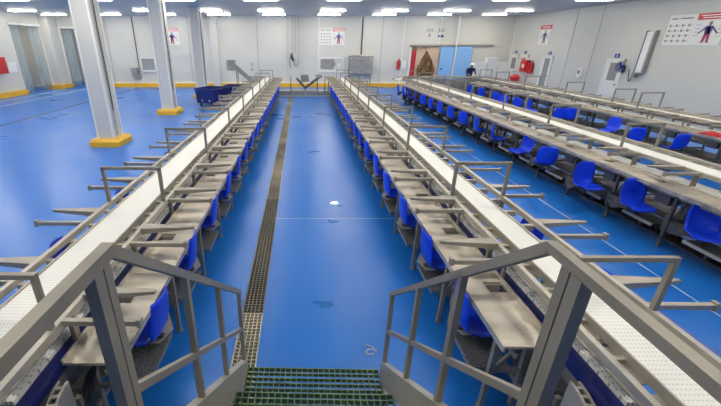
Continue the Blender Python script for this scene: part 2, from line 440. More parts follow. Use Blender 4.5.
A, At = line('A', -1.05, -1, .45, 19.5, gA, 3.60 - 1.86, [1.66 + 1.87 * k for k in range(10)], 3.09 - 2.79 + .93, '',
             'long steel conveyor with a white belt and guard hoops, left of the central aisle',
             'narrow steel work table along the left edge of the central aisle', table_end=1.62)
B, Bt = line('B', 1.27, 1, .45, 19.5, gB, 3.34 - .93, [1.84 + 1.86 * k for k in range(10)], 2.85 - 1.86, '',
             'long steel conveyor with a white belt and guard hoops, right of the central aisle',
             'narrow steel work table along the right edge of the central aisle', table_end=1.75)
C, Ct = line('C', 4.735, 1, 2.2, 18.6, gC, 4.46 - 1.86, [3.9, 5.77, 7.65, 9.5, 11.4, 13.2, 15.1, 16.9, 18.3], None, '',
             'long steel conveyor with white belt beside the row of turned blue chairs',
             'steel work table in front of the turned blue chairs, right half of the hall', table_end=2.3)
D, Dt = line('D', 8.33, 1, 6.0, 19.2, gD, 6.5, [9.75, 10.6, 12.6, 15.0, 17.3, 18.9], 6.8, '',
             'long steel conveyor with a white belt nearest the right-hand wall',
             'steel work table nearest the right-hand wall, under its conveyor', table_end=6.1)

# cross conveyor joining the two right hand lines at the back
cc = thing('cross_conveyor', 'steel cross conveyor at the far end joining the two right-hand lines', 'conveyor', (7.3, 19.7, 0))
MB().box(-1.5, 2.0, -.16, .16, .925, .95).build('belt', 'belt', cc)
mb = MB()
for sy in (-.24, .24): mb.box(-1.9, 2.4, sy - .02, sy + .02, .94, 1.0)
for x in (-1.8, -.9, 0, .9, 1.8, 2.3): mb.box(x - .02, x + .02, -.26, -.22, 0, .95).box(x - .02, x + .02, .22, .26, 0, .95).box(x - .02, x + .02, -.24, .24, .86, .9)
mb.build('frame', 'steel', cc)
mb = MB().box(-1.8, 2.3, -.28, -.255, .15, .9); mb.build('side_panel', 'cab', cc)
def arc(mb, cx, cy, r0, r1, a0, a1, z0, z1, n=14):
    for i in range(n):
        t0 = R(a0 + (a1 - a0) * i / n); t1 = R(a0 + (a1 - a0) * (i + 1) / n)
        p = [(cx + r0 * math.cos(t0), cy + r0 * math.sin(t0), z0), (cx + r1 * math.cos(t0), cy + r1 * math.sin(t0), z0),
             (cx + r1 * math.cos(t1), cy + r1 * math.sin(t1), z0), (cx + r0 * math.cos(t1), cy + r0 * math.sin(t1), z0)]
        mb.poly(p, (0, 0, z1 - z0))
    return mb
mb = MB(); arc(mb, -1.49, -1.1, .94, 1.26, 90, 180, .925, .95); mb.build('curved_belt', 'belt', cc)
mb = MB(); arc(mb, -1.49, -1.1, 1.30, 1.34, 90, 180, .90, 1.0); arc(mb, -1.49, -1.1, .86, .90, 90, 180, .90, 1.0); mb.build('curved_rail', 'steel', cc)

# curved sections at the near end of the two middle lines
for nm, X, s, lab in (('l', -1.05, -1, 'curved steel conveyor section with slotted guard, bottom left beside the stair'),
                      ('r', 1.27, 1, 'curved steel conveyor section with slotted guard, bottom right beside the stair')):
    t = thing('curved_conveyor', lab, 'conveyor', (X, 1.55, 0))
    fx = s < 0
    # turn from heading -y towards the stair; centre lies on the aisle side
    cx, cy = (-.14, -.0)
    mb = MB(); arc(mb, cx, cy, .535, .615, -60, 0, .69, .715); mb.build('curved_belt', 'low_belt', t, flip=fx)
    mb = MB(); arc(mb, cx, cy, .475, .53, -60, 0, .60, .61); mb.build('blue_guide', 'navy', t, flip=fx)
    mb = MB(); arc(mb, cx, cy, .42, .435, -66, 0, .52, .72); mb.build('outer_guard', 'steel', t, flip=fx)
    mb = MB(); arc(mb, cx, cy, .63, .64, -60, 0, .60, .74); mb.build('inner_guard', 'steel', t, flip=fx); mb = MB()
    for i in range(9): arc(mb, cx, cy, .435, .475, -64 + i * 7.2, -61.5 + i * 7.2, .705, .715, 1)
    arc(mb, cx, cy, .47, .48, -66, 0, .70, .72)
    mb.build('slotted_guard', 'steel', t, flip=fx)
    mb = MB().box(.31, .34, -.33, -.30, 0, .52).box(.27, .30, .02, .05, 0, .55).box(.40, .43, .02, .05, 0, .69); mb.bar((.29, .03, .3), (.42, .03, .3), .02)
    mb.build('support_leg', 'rail_steel', t, flip=fx)
    mb = MB()
    for q in range(4):
        pts = [(.20 + .02 * q, .15, .72 - q * .03), (.24 + .03 * q, .05, .45), (.30 + .02 * q, -.15, .30 + .03 * q), (.36, -.32, .12 + .04 * q)]
        mb.path(pts, .009, 6)
    mb.build('cable_bundle', 'black', t, flip=fx)
# motor boxes / dark machinery under the lines
def gearbox(x, y, lab):
    t = thing('drive_motor', lab, 'motor', (x, y, 0))
    MB().box(-.10, .10, -.16, .16, .02, .24).box(-.13, .13, -.19, .19, 0, .02).build('gear_housing', 'dark_steel', t)
    mb = MB().tube((0, .15, .14), (0, .40, .14), .075, .075, 16)
    for i in range(6): mb.tube((0, .18 + i * .035, .14), (0, .19 + i * .035, .14), .088, .088, 16)
    mb.build('motor_body', 'dark_steel', t)
gearbox(1.72, 1.1, 'dark drive motor on the floor under the right middle conveyor, near the stair')
gearbox(-1.55, 1.1, 'dark drive motor on the floor under the left middle conveyor, near the stair')

# ---------------------------------------------------------------- chairs
def shell_mesh():
    prof = [(-.215, .44, .30, .35), (-.212, .40, .36, .385), (-.205, .33, .41, .42), (-.195, .24, .43, .43), (-.185, .15, .42, .42), (-.170, .07, .40, .40), (-.14, .015, .40, .40),
            (-.09, -.012, .42, .42), (-.02, -.018, .44, .44), (.06, -.014, .44, .44), (.14, -.004, .43, .43), (.19, -.006, .41, .41), (.215, -.028, .37, .37)]
    bm = bmesh.new(); nx = 10; grid = []
    for side in (0, 1):
        g = []
        for i, (py, pz, w, _) in enumerate(prof):
            row = []
            # tangent
            a = prof[max(0, i - 1)]; b2 = prof[min(len(prof) - 1, i + 1)]
            ty, tz = b2[0] - a[0], b2[1] - a[1]; l = math.hypot(ty, tz); ny, nz = -tz / l, ty / l   # towards the sitter: forward / up
            for k in range(nx + 1):
                u = -1 + 2 * k / nx
                cup = .045 * (abs(u) ** 2.6)
                off = cup - side * .010
                row.append(bm.verts.new((u * w / 2, py + ny * off, pz + nz * off + (.012 if i == 0 else 0) * (1 - u * u))))
            g.append(row)
        grid.append(g)
    n = len(prof)
    for side in (0, 1):
        for i in range(n - 1):
            for k in range(nx):
                g = grid[side]; bm.faces.new((g[i][k], g[i][k + 1], g[i + 1][k + 1], g[i + 1][k]))
    for i in range(n - 1):
        for k in (0, nx):
            bm.faces.new((grid[0][i][k], grid[0][i + 1][k], grid[1][i + 1][k], grid[1][i][k]))
    for k in range(nx):
        for i in (0, n - 1):
            bm.faces.new((grid[0][i][k], grid[0][i][k + 1], grid[1][i][k + 1], grid[1][i][k]))
    bmesh.ops.recalc_face_normals(bm, faces=bm.faces[:])
    me = bpy.data.meshes.new('seat_shell'); bm.to_mesh(me); bm.free(); me.materials.append(M['chair'])
    for p in me.polygons: p.use_smooth = True
    return me
SH = shell_mesh()
PED = MB().tube((0, 0, .03), (0, 0, .42), .025).tube((0, 0, .40), (0, 0, .445), .07, .09).box(-.12, .12, -.02, .02, .43, .455).box(-.02, .02, -.12, .12, .43, .455).mesh('pedestal', 'rail_steel')
BASE = MB().tube((0, 0, .03), (0, 0, .2), .03).bar((-.18, -.16, .02), (.18, .16, .02), .04, .03).bar((-.18, .16, .02), (.18, -.16, .02), .04, .03).tube((0, 0, 0), (0, 0, .05), .05)\
    .tube((-.18, -.16, 0), (-.18, -.16, .02), .025).tube((.18, .16, 0), (.18, .16, .02), .025).tube((-.18, .16, 0), (-.18, .16, .02), .025).tube((.18, -.16, 0), (.18, -.16, .02), .025).mesh('foot', 'dark_steel')
ARM = {}
for sd in (-1, 1):
    ARM[sd] = MB().poly([(-.06 * sd, .05, .375), (-.06 * sd, -.10, .375), (.10 * sd, -.16, .375), (.53 * sd, .06, .375), (.53 * sd, .10, .375)], (0, 0, .012))\
        .poly([(.05 * sd, -.14, .375), (.53 * sd, .06, .375), (.53 * sd, .06, .27), (.36 * sd, -.01, .23)], (0, .008, 0))\
        .box(min(.52 * sd, .545 * sd), max(.52 * sd, .545 * sd), .05, .11, .20, .42).mesh('swing_arm', 'steel')
STUB = MB().tube((0, 0, .36), (0, 0, .42), .03).box(-.12, .12, -.02, .02, .42, .44).box(-.02, .02, -.12, .12, .42, .44).mesh('pedestal', 'dark_steel')
LOWPED = MB().tube((0, 0, .10), (0, 0, .40), .025).box(-.12, .12, -.02, .02, .385, .405).box(-.02, .02, -.12, .12, .385, .405).mesh('pedestal', 'dark_steel')
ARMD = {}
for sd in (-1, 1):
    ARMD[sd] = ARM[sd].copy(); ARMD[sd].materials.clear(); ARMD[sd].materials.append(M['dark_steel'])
def chair(x, y, face, label, group, base=None, side=0, sc=.79, z=.45):
    """face: compass angle the sitter looks to (0 = +y, 90 = +x); base: facing of the fixed swing arm, side: where its table leg is"""
    if base is None: base = face
    t = thing('chair', label, 'chair', (x, y, 0), R(-base), group)
    a = link('seat_shell', SH, t, (0, 0, z), R(base - face)); a.scale = (sc, sc, sc)
    if side:
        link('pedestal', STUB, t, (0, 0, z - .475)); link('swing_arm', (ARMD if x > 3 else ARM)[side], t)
    else:
        link('pedestal', LOWPED, t, (0, 0, z - .455)); link('foot', BASE, t)
    return t
NEAR = 'from the stair'
for i in range(19):
    y = 2.27 + .93 * i
    if y > 17.9: break
    chair(-1.19 + .0075 * (y - 3) + random.uniform(-.01, .01), y + random.uniform(-.02, .02), 270 + random.uniform(-5, 5),
          "blue chair tucked under the aisle's left work table, %s %s" % (ORD[i], NEAR), "chairs along the aisle's left work table", 270, 1)
for i in range(19):
    y = 2.34 + .93 * i
    if y > 17.9: break
    chair(1.39 + .0075 * (y - 3) + random.uniform(-.01, .01), y + random.uniform(-.02, .02), 90 + random.uniform(-5, 5),
          "blue chair tucked under the aisle's right work table, %s %s" % (ORD[i], NEAR), "chairs along the aisle's right work table", 90, -1)
for i, y in enumerate((3.05, 4.35, 6.1, 7.85, 9.7, 11.6, 13.4)):
    chair(-2.14 + .0075 * (y - 3), y, 90 + random.uniform(-10, 10), 'blue chair on the open-floor side of the left conveyor, %s %s' % (ORD[i], NEAR), 'chairs on the open-floor side of the left conveyor', z=.45)
for i, y in enumerate((2.55, 3.55, 5.3, 7.1, 8.9, 10.8)):
    chair(2.38 + .0075 * (y - 3), y, 270 + random.uniform(-10, 10), 'blue chair behind the right middle conveyor, %s %s' % (ORD[i], NEAR), 'chairs behind the right middle conveyor', z=.42)
G3 = 'chairs along the third work table'
for x, y, f, d in [(4.80, 3.90, 212, 'facing the stair, at the right photo edge'), (4.70, 4.75, 188, 'seat pointing right, second from right edge'),
        (4.58, 5.55, 180, 'seat pointing right, third from right edge'), (4.66, 6.78, 28, 'flat back to viewer, fourth from right edge'),
        (4.68, 7.62, 258, 'seat pointing left, fifth from right edge')]:
    chair(x, y, f, 'blue chair by the third work table, %s' % d, G3, 90, -1, .78, .42)
for i in range(11):
    y = 8.75 + .93 * i
    if y > 18.4: break
    chair(4.72, y, 90 + random.uniform(-28, 28), 'blue chair tucked in by the third work table, %s beyond the turned chairs' % ORD[i], G3, 90, -1, .78, .42)
for x, y, f, d in [(8.05, 6.3, 0, 'nearest, at the right photo edge'), (8.12, 7.86, 5, 'back to viewer near the red rag'), (7.75, 8.5, 20, 'back to viewer, framed by a hoop'),
        (8.05, 9.6, 250, 'turned to the left'), (8.15, 11.3, 40, 'narrow back view, right of three'),
        (7.75, 11.3, 10, 'broad back view, middle of three'), (7.85, 12.8, 150, 'seat pointing right, left of three'),
        (7.8, 13.5, 60, 'small, just past the three'), (7.6, 14.2, 200, 'small, low behind the rail'),
        (7.9, 15.3, 60, 'small, before the red cloth'), (8.0, 16.8, 60, 'small, past the red cloth'), (8.0, 17.9, 60, 'farthest one')]:
    chair(x, y, f, 'blue chair before the right wall line, %s' % d, 'chairs in the aisle before the right wall line', sc=.75, z=.43)

# folded red cloth on table D and at the far chairs
def rag(x, y, z, sx, sy, lab, mt='red'):
    bm = bmesh.new(); n = 9; top = []; bot = []
    for i in range(n):
        r1 = []; r2 = []
        for jx in range(n):
            u = i / (n - 1) * 2 - 1; v = jx / (n - 1) * 2 - 1
            hgt = .05 * (1 - .8 * max(abs(u), abs(v)) ** 3) + .02 * math.sin(5 * u + 3 * v) * (1 - abs(u)) + .01
            k = 1 + .12 * math.sin(3 * math.atan2(v, u + .01))
            r1.append(bm.verts.new((u * sx * k, v * sy * k, max(hgt, .008)))); r2.append(bm.verts.new((u * sx * k, v * sy * k, 0)))
        top.append(r1); bot.append(r2)
    for i in range(n - 1):
        for jx in range(n - 1):
            bm.faces.new((top[i][jx], top[i + 1][jx], top[i + 1][jx + 1], top[i][jx + 1])); bm.faces.new((bot[i][jx], bot[i][jx + 1], bot[i + 1][jx + 1], bot[i + 1][jx]))
    for i in range(n - 1):
        for a, b2 in (((i, 0), (i + 1, 0)), ((i, n - 1), (i + 1, n - 1)), ((0, i), (0, i + 1)), ((n - 1, i), (n - 1, i + 1))):
            bm.faces.new((top[a[0]][a[1]], top[b2[0]][b2[1]], bot[b2[0]][b2[1]], bot[a[0]][a[1]]))
    bmesh.ops.recalc_face_normals(bm, faces=bm.faces[:])
    me = bpy.data.meshes.new('cloth'); bm.to_mesh(me); bm.free(); me.materials.append(M[mt])
    for p in me.polygons: p.use_smooth = True
    tag(link('cloth', me, None, (x, y, z)), lab, 'cloth')
rag(8.46, 7.5, .782, .11, .2, 'small crumpled red rag on the work table by the right photo edge')
rag(6.9, 15.4, 0.0, .35, .35, 'crumpled red cloth on the floor between the two right-hand conveyors')

# ---------------------------------------------------------------- stair and handrails in front
st = thing('crossover_stair', 'steel crossover stair with square handrails and green grating treads in the foreground', 'stair', (.0675, .70, 0), R(-1.3))
HWS = {-1: .526, 1: .540}; HW = .523
def P(side, y, z): return (side * HWS[side], y, z)
S0, S1, SL = .09, 1.43, .858
for side, nm in ((-1, 'left'), (1, 'right')):
    HW = HWS[side]; S0 = .05 if side < 0 else .09; SL = 1.1501 / (1.43 - S0)
    r = MB()
    r.bar(P(side, S0, 2.05), P(side, S1 + .02, 2.05 - SL * (S1 + .02 - S0)), .026, .030)
    r.build('stair_handrail', 'rail_steel', st)
    r = MB(); r.bar(P(side, -1.6, 2.05), P(side, S0 + .010, 2.05), .030 if side < 0 else .025, .033 if side < 0 else .024); r.build('platform_handrail', 'rail_steel', st)
    r = MB(); r.bar(P(side, -1.6, 1.58), P(side, -.03, 1.58), .03, .03); r.build('platform_midrail', 'rail_steel', st)
    # twin posts at the top of the stair
    MB().box(side * HW - .015, side * HW + .015, -.040, -.006, .95, 2.04).build('post', 'rail_steel', st)
    MB().box(side * HW - .014, side * HW + .014, .000, .028, .88, 2.04).build('post', 'rail_steel', st)
    for y in (.49, .92, 1.41):
        zt = 2.05 - SL * (y - S0)
        zb = .27 + .80 * (1.43 - y) - .02
        MB().box(side * HW - .013, side * HW + .013, y - .015, y + .015, zb, zt).build('post', 'rail_steel', st)
    y0, y1 = .03, 1.41
    r = MB(); r.bar(P(side, y0, 1.62 - .0), P(side, y1, .585), .022, .026); r.build('stair_midrail', 'rail_steel', st)
    # stringer
    q = MB(); ya, yb = -.05, 1.43
    za, zb = .27 + .8 * (1.43 + .05), .27
    x0 = side * HW - .022
    q.poly([(x0, ya, za), (x0, yb, zb), (x0, yb, max(.02, zb - .22)), (x0, ya, za - .22)], (.044, 0, 0))
    q.build('stringer', 'steel', st)
    MB().box(side * HW - .03, side * HW + .03, 1.30, 1.40, 0, .06).build('foot_plate', 'steel', st)
HW = .53
for (yf, yn, z) in ((1.42, 1.00, .20), (1.00, .66, .44), (.66, .32, .68), (.32, -.02, .92)):
    t = MB(); x0, x1 = -HW + .03, HW - .03
    nX = 24; nY = max(5, int((yf - yn) / .042))
    for i in range(nX + 1):
        x = x0 + (x1 - x0) * i / nX; t.box(x - .003, x + .003, yn, yf, z - .03, z)
    for i in range(nY + 1):
        y = yn + (yf - yn) * i / nY; t.box(x0, x1, y - .0035, y + .0035, z - .03, z - .001)
    t.box(x0, x1, yf - .006, yf + .002, z - .035, z + .001)
    t.build('grating_tread', 'green', st)
pl = MB().box(-HW - .05, HW + .05, -2.2, -.03, 1.0, 1.06); pl.build('platform', 'plate', st)
mb = MB()
for x in (-HW, HW):
    for y in (-2.1, -.1): mb.box(x - .03, x + .03, y - .03, y + .03, 0, 1.0)
mb.build('platform_leg', 'rail_steel', st)

# ---------------------------------------------------------------- back wall fittings
YF = YB - .002
def wall_thing(name, label, cat, x, z, wall='back', group=None):
    """local frame: x to the right as seen, y out of the wall towards the room is negative, z up"""
    if wall == 'back': return thing(name, label, cat, (x, YB - .0015, z), 0, group)
    if wall == 'right': return thing(name, label, cat, (XR - .0015, x, z), R(-90), group)   # local +x -> -y, local -y -> -x
    return thing(name, label, cat, (XL + .0015, x, z), R(90), group)
def poster(label, x, z, w, h, wall, full):
    t = wall_thing('poster', label, 'poster', x, z, wall)
    MB().box(0, w, -.02, 0, 0, h).build('board', 'white', t)
    fx = w * .5 if full else 0; fw = w - fx
    hd = MB().box(fx + (.02 if full else 0), w, -.024, -.0205, h * .80, h); hd.build('header', 'red' if wall == 'right' else 'pink', t)
    mb = MB()
    mb.box(fx + fw * .12, fx + fw * .85, -.0265, -.0245, h * .915, h * .945).box(fx + fw * .2, fx + fw * .92, -.0265, -.0245, h * .845, h * .875)
    mb.build('header_lettering', 'white', t)
    # printed figure
    cx = fx + fw * .52
    mb = MB()
    def pg(pts): mb.poly([(cx + px * fw, -.0205, pz * h) for px, pz in pts], (0, -.003, 0))
    pg([(-.10, .60), (.10, .60), (.13, .52), (.10, .36), (-.10, .36), (-.13, .52)])
    pg([(-.10, .60), (-.13, .50), (-.30, .34), (-.33, .37)]); pg([(.10, .60), (.33, .37), (.30, .34), (.13, .50)])
    mb.build('printed_jacket', 'indigo', t)
    mb = MB(); pg([(-.10, .36), (.10, .36), (.12, .10), (.03, .10), (0, .30), (-.03, .10), (-.12, .10)])
    pg([(-.05, .58), (.05, .58), (.06, .34), (-.06, .34)]) if wall != 'back' or not full else None
    mb.build('printed_trousers', 'magenta', t)
    mb = MB(); pg([(-.13, .10), (-.03, .10), (-.03, .07), (-.16, .07)]); pg([(.03, .10), (.13, .10), (.16, .07), (.03, .07)])
    pg([(-.045, .61), (.045, .61), (.055, .67), (.045, .74), (-.045, .74), (-.055, .67)])
    for q in range(4): mb.box(fx + fw * .06, fx + fw * .22, -.0225, -.0205, h * (.30 + .11 * q), h * (.315 + .11 * q)); mb.box(fx + fw * .8, fx + fw * .95, -.0225, -.0205, h * (.26 + .11 * q), h * (.275 + .11 * q))
    if full:
        mb.box(w * .04, w * .16, -.0225, -.0205, h * .86, h * .90).box(w * .20, w * .44, -.0225, -.0205, h * .86, h * .90)
        for r_ in range(4):
            for c_ in range(4):
                xx = w * (.04 + .115 * c_); zz = h * (.10 + .17 * r_)
                mb.box(xx, xx + w * .035, -.0225, -.0205, zz, zz + h * .08)
                mb.box(xx + w * .045, xx + w * .085, -.0225, -.0205, zz + h * .03, zz + h * .045)
    mb.build('printed_marks', 'print', t)
poster('wide safety poster with red header and printed figure on the back wall', 1.19, 2.45, 1.5, .93, 'back', True)
poster('narrow safety poster with pink header between left columns on the back wall', -8.15, 2.45, .86, .93, 'back', False)
poster('narrow safety poster with red header high on the right-hand wall', 21.85, 2.47, .95, .93, 'right', False)
poster('large wide safety poster with red header at the right edge of the right-hand wall', 14.35, 2.47, 1.95, .93, 'right', True)

def window(label, x, z, w, h, n):
    t = wall_thing('window_%d' % n, label, 'window', x, z)
    t['kind'] = 'structure'
    MB().box(-.06, 0, -.06, 0, -.11, h + .07).box(w, w + .06, -.06, 0, -.11, h + .07).box(0, w, -.06, 0, -.11, 0).box(0, w, -.06, 0, h, h + .07).build('window_frame', 'white', t)
    MB().box(0, w, -.02, 0, 0, h).build('pane', 'greygl' if n > 1 else 'column', t)
    return t
w1 = window('white framed grey serving window beside the steel cabinet on back wall', 1.26, 1.0, 1.36, .68, 1)
MB().poly([(.0, -.022, .1), (.75, -.022, .05), (.95, -.022, .35), (.8, -.022, .66), (0, -.022, .66)], (0, -.01, 0)).build('hatch_cover', 'cab', w1)
MB().box(1.05, 1.25, -.03, -.02, .22, .38).build('notice', 'white', w1)
w2 = window('small white framed window between left columns on back wall', -9.75, 1.02, .78, .66, 2)
MB().box(.40, .44, -.04, -.02, 0, .66).build('glazing_bar', 'seam', w2)

# steel control cabinet
t = wall_thing('control_cabinet', 'large grey steel control cabinet on the back wall beside the serving window', 'cabinet', 3.0, .82)
MB().box(0, 1.42, -.45, 0, 0, .98).build('body', 'cab', t)
MB().poly([(-.03, -.48, .98), (1.45, -.48, .98), (1.45, 0, .98), (-.03, 0, 1.06)], (0, 0, .02)).build('lid', 'cab', t) if False else MB().box(-.03, 1.45, -.48, 0, .98, 1.01).box(.1, .6, -.4, -.1, 1.01, 1.06).build('lid', 'cab', t)
for x in (0.02, .72): MB().box(x, x + .68, -.47, -.451, .03, .95).build('door', 'cab', t)
mb = MB()
for x in (.1, .6, .82, 1.3):
    for z in (.1, .88): mb.tube((x, -.471, z), (x, -.485, z), .03)
mb.build('latch', 'white', t)
for x in (.05, 1.3): MB().box(x, x + .05, -.4, -.35, -.82, 0).build('leg', 'dark_steel', t)
# vertical dark pipe beside it and cable at left
t = tag(MB().box(3.70, 3.76, YB - .06, YB - .002, 1.9, ZC).build('cable_duct', 'dk'), 'thin dark vertical cable duct rising from the steel cabinet to the ceiling', 'cable duct')
t = wall_thing('switch_panel', 'small grey switch panel with dark cable rising to the ceiling, left back wall', 'switch panel', -10.15, .50)
MB().box(-.28, .1, -.2, 0, .15, .65).box(-.2, .25, -.16, 0, .0, .30).build('box', 'cab', t)
MB().path([(.2, -.05, .3), (.2, -.05, 1.2), (.2, -.05, 3.5)], .025, 8).build('cable', 'dk', t)
MB().box(-.5, -.42, -.04, 0, .55, .68).build('socket', 'white', t)

# fire points
def fire_box(x, z, w, h, wall, lab):
    t = wall_thing('fire_hose_cabinet', lab, 'fire cabinet', x, z, wall)
    MB().box(0, w, -.2, 0, 0, h).build('body', 'red', t)
    MB().box(.05, w - .05, -.215, -.2, .05, h - .05).build('door', 'red', t)
    MB().box(w * .3, w * .7, -.222, -.215, h * .35, h * .65).build('sign', 'white', t)
    return t
fire_box(22.7, 1.05, .55, .62, 'right', 'red fire cabinet with white sign on right wall beside the double doors')
def extinguisher(x, y, z, lab, rz=0):
    t = thing('fire_extinguisher', lab, 'fire extinguisher', (x, y, z), rz)
    MB().tube((0, 0, 0), (0, 0, .48), .085, .085, 18).tube((0, 0, .48), (0, 0, .56), .085, .03, 18).build('cylinder', 'red', t, smooth=False)
    MB().tube((0, 0, .56), (0, 0, .60), .02, .02).box(-.02, .02, -.1, .03, .60, .625).box(-.02, .02, -.09, .02, .64, .655).build('valve', 'black', t)
    MB().path([(.02, 0, .58), (.10, 0, .54), (.12, 0, .35), (.11, 0, .12)], .012).build('hose', 'black', t)
    MB().box(-.05, .05, -.0, .095, .18, .22).build('bracket', 'white', t)
extinguisher(6.05, YB - .10, 1.05, 'red fire extinguisher on the back wall left of curtained doorway')
extinguisher(XR - .10, 22.0, 1.0, 'red fire extinguisher on the right wall beside the red fire cabinet', R(-90))
extinguisher(XR - .10, 21.75, 1.0, 'red fire extinguisher on the right wall, nearest the viewer of that group', R(-90))
tag(MB().box(6.2, 6.5, YB - .12, YB - .002, 1.1, 1.55).box(6.26, 6.44, YB - .13, YB - .12, 1.25, 1.5).build('notice_box', 'white'), 'small white notice box beside the back wall fire extinguisher', 'notice box')
# red rubbish bin
t = thing('waste_bin', 'red waste bin standing by the right wall below the fire cabinet', 'bin', (12.35, 22.4, 0))
MB().tube((0, 0, 0), (0, 0, .72), .20, .26, 20).build('body', 'red', t)
MB().tube((0, 0, .72), (0, 0, .78), .28, .27, 20).tube((0, 0, .78), (0, 0, .90), .25, .10, 20).build('lid', 'red', t)

# curtained doorway on the back wall
t = wall_thing('door_1', 'white framed doorway with tied lace curtains', 'door', 6.8, 0); t['kind'] = 'structure'
MB().box(-.12, 0, -.05, .15, 0, 2.45).box(-.12, 1.70, -.05, .15, 2.36, 2.46).build('door_frame', 'white', t)
def curtain(x0, xt, xe, mir, lab, mt='curtain'):
    bm = bmesh.new(); n = 22; zs = [0.05, .35, .8, 1.05, 1.3, 1.7, 2.05, 2.34]
    rows_ = []
    for z in zs:
        k = (z / 2.34)
        if z >= 1.05: w = .12 + (xt - .12) * ((z - 1.05) / 1.29) ** 1.25
        else: w = .12 + (1.05 - z) * .12
        r_ = []
        for i in range(n + 1):
            u = i / n; x = u * w
            r_.append(bm.verts.new((x * mir, .035 * math.sin(u * 30 + z) * min(1, w * 2), z)))
        rows_.append(r_)
    for a in range(len(zs) - 1):
        for i in range(n): bm.faces.new((rows_[a][i], rows_[a][i + 1], rows_[a + 1][i + 1], rows_[a + 1][i]))
    bmesh.ops.solidify(bm, geom=bm.faces[:], thickness=.006)
    me = bpy.data.meshes.new('curtain'); bm.to_mesh(me); bm.free(); me.materials.append(M[mt])
    for p in me.polygons: p.use_smooth = True
    tag(link('curtain', me, None, (x0, YB + .02, 0)), lab, 'curtain')
curtain(7.12, .72, 0, 1, 'left lace curtain tied back in the back wall doorway')
curtain(8.48, .85, 0, -1, 'right lace curtain tied back in the back wall doorway, beside the blue door')
mb = MB()
for i in range(6): mb.box(6.82 + i * .055, 6.87 + i * .055, YB + .08 + (i % 2) * .01, YB + .085 + (i % 2) * .01, .05, 2.1)
tag(mb.build('strip_door_panel', 'red'), 'narrow red plastic strip panel hanging at the left of the curtained doorway', 'strip curtain')
# shelves inside
t = thing('storage_rack', 'brown wooden storage rack seen through the curtained doorway', 'shelf', (7.9, 26.3, 0))
for z in (.35, .75, 1.15, 1.55): MB().box(-.9, .9, -.25, .25, z, z + .04).build('shelf', 'wood', t)
for x in (-.88, 0, .88): MB().box(x - .03, x + .03, -.25, .25, 0, 1.65).build('upright', 'tan', t)
for i, (x, z) in enumerate(((-.5, .39), (-.2, .39), (.4, .39), (-.4, .79), (.3, .79), (.6, 1.19), (-.5, 1.19))):
    tag(MB().box(-.13, .13, -.18, .18, 0, .2).box(-.14, .14, -.19, .19, .2, .22).build('storage_box', 'tan', loc=(7.9 + x, 26.3, z)), 'tan storage box on the wooden rack inside the curtained doorway', 'box', 'storage boxes on the rack')
# sliding door, track
for i, (x0, x1) in enumerate(((8.52, 9.38), (9.44, 10.5))):
    t = wall_thing('door_%d' % (2 + i), '%s light blue sliding door leaf on the back wall' % ('narrow left' if i == 0 else 'wide right'), 'door', x0, 0); t['kind'] = 'structure'
    MB().box(0, x1 - x0, -.12, -.04, .02, 2.36).build('door_leaf', 'sky', t)
    MB().box(0, .03, -.13, -.03, .02, 2.36).box(x1 - x0 - .03, x1 - x0, -.13, -.03, .02, 2.36).build('edge_strip', 'seam', t)
    if i == 0: MB().box(.12, .24, -.16, -.12, 1.05, 1.13).build('door_handle', 'blue_tag', t)
tag(MB().box(6.7, 11.7, YB - .16, YB - .003, 2.40, 2.47).box(6.9, 6.95, YB - .18, YB - .16, 2.36, 2.5).build('sliding_door_track', 'cab'), 'grey steel sliding door track above the curtained doorway', 'door track')
# pale post standing before the blue door, marks over the door
tag(MB().box(9.38, 9.44, YB - .25, YB - .17, 0, ZC).build('service_pipe', 'white'), 'thin pale service pipe from ceiling to floor across the blue door', 'pipe')
for x, lab in ((7.62, 'left'), (8.30, 'right')):
    t = wall_thing('door_number_mark', 'small grey printed mark above the curtained doorway, %s of two' % lab, 'wall mark', x, 2.95)
    MB().box(0, .05, -.006, 0, .22, .40).box(.05, .14, -.006, 0, .28, .33).box(.16, .20, -.006, 0, .2, .40).box(.24, .36, -.006, 0, .34, .39).box(.24, .36, -.006, 0, .24, .28).build('printed_mark', 'print', t)
    if lab == 'left': MB().box(.1, .2, -.006, 0, -.05, .12).build('lower_mark', 'print', t)
    else: MB().box(0, .34, -.008, 0, -.08, .04).build('tag_plate', 'blue_tag', t)

# stacks of white foam boxes
bx = MB(); bx.box(-.30, .30, -.2, .2, 0, .215).box(-.31, .31, -.21, .21, .15, .215).box(-.312, .312, -.212, .212, .222, .255).box(-.285, .285, -.185, .185, .215, .222)
bx = bx.mesh('foam_box', 'foam')
names = ['leftmost', 'second', 'third']
for c in range(3):
    for rr in range(7):
        if rr == 6 and c != 1: continue
        o = link('foam_box', bx, None, (10.45 + c * .64 + random.uniform(-.008, .008), 22.9, rr * .256))
        tag(o, 'white foam box in the %s stack near back corner, %s' % (['left', 'middle', 'right'][c], 'floor level' if rr == 0 else '%s up from the floor' % ORD[rr]), 'box', 'white foam boxes in stacks')

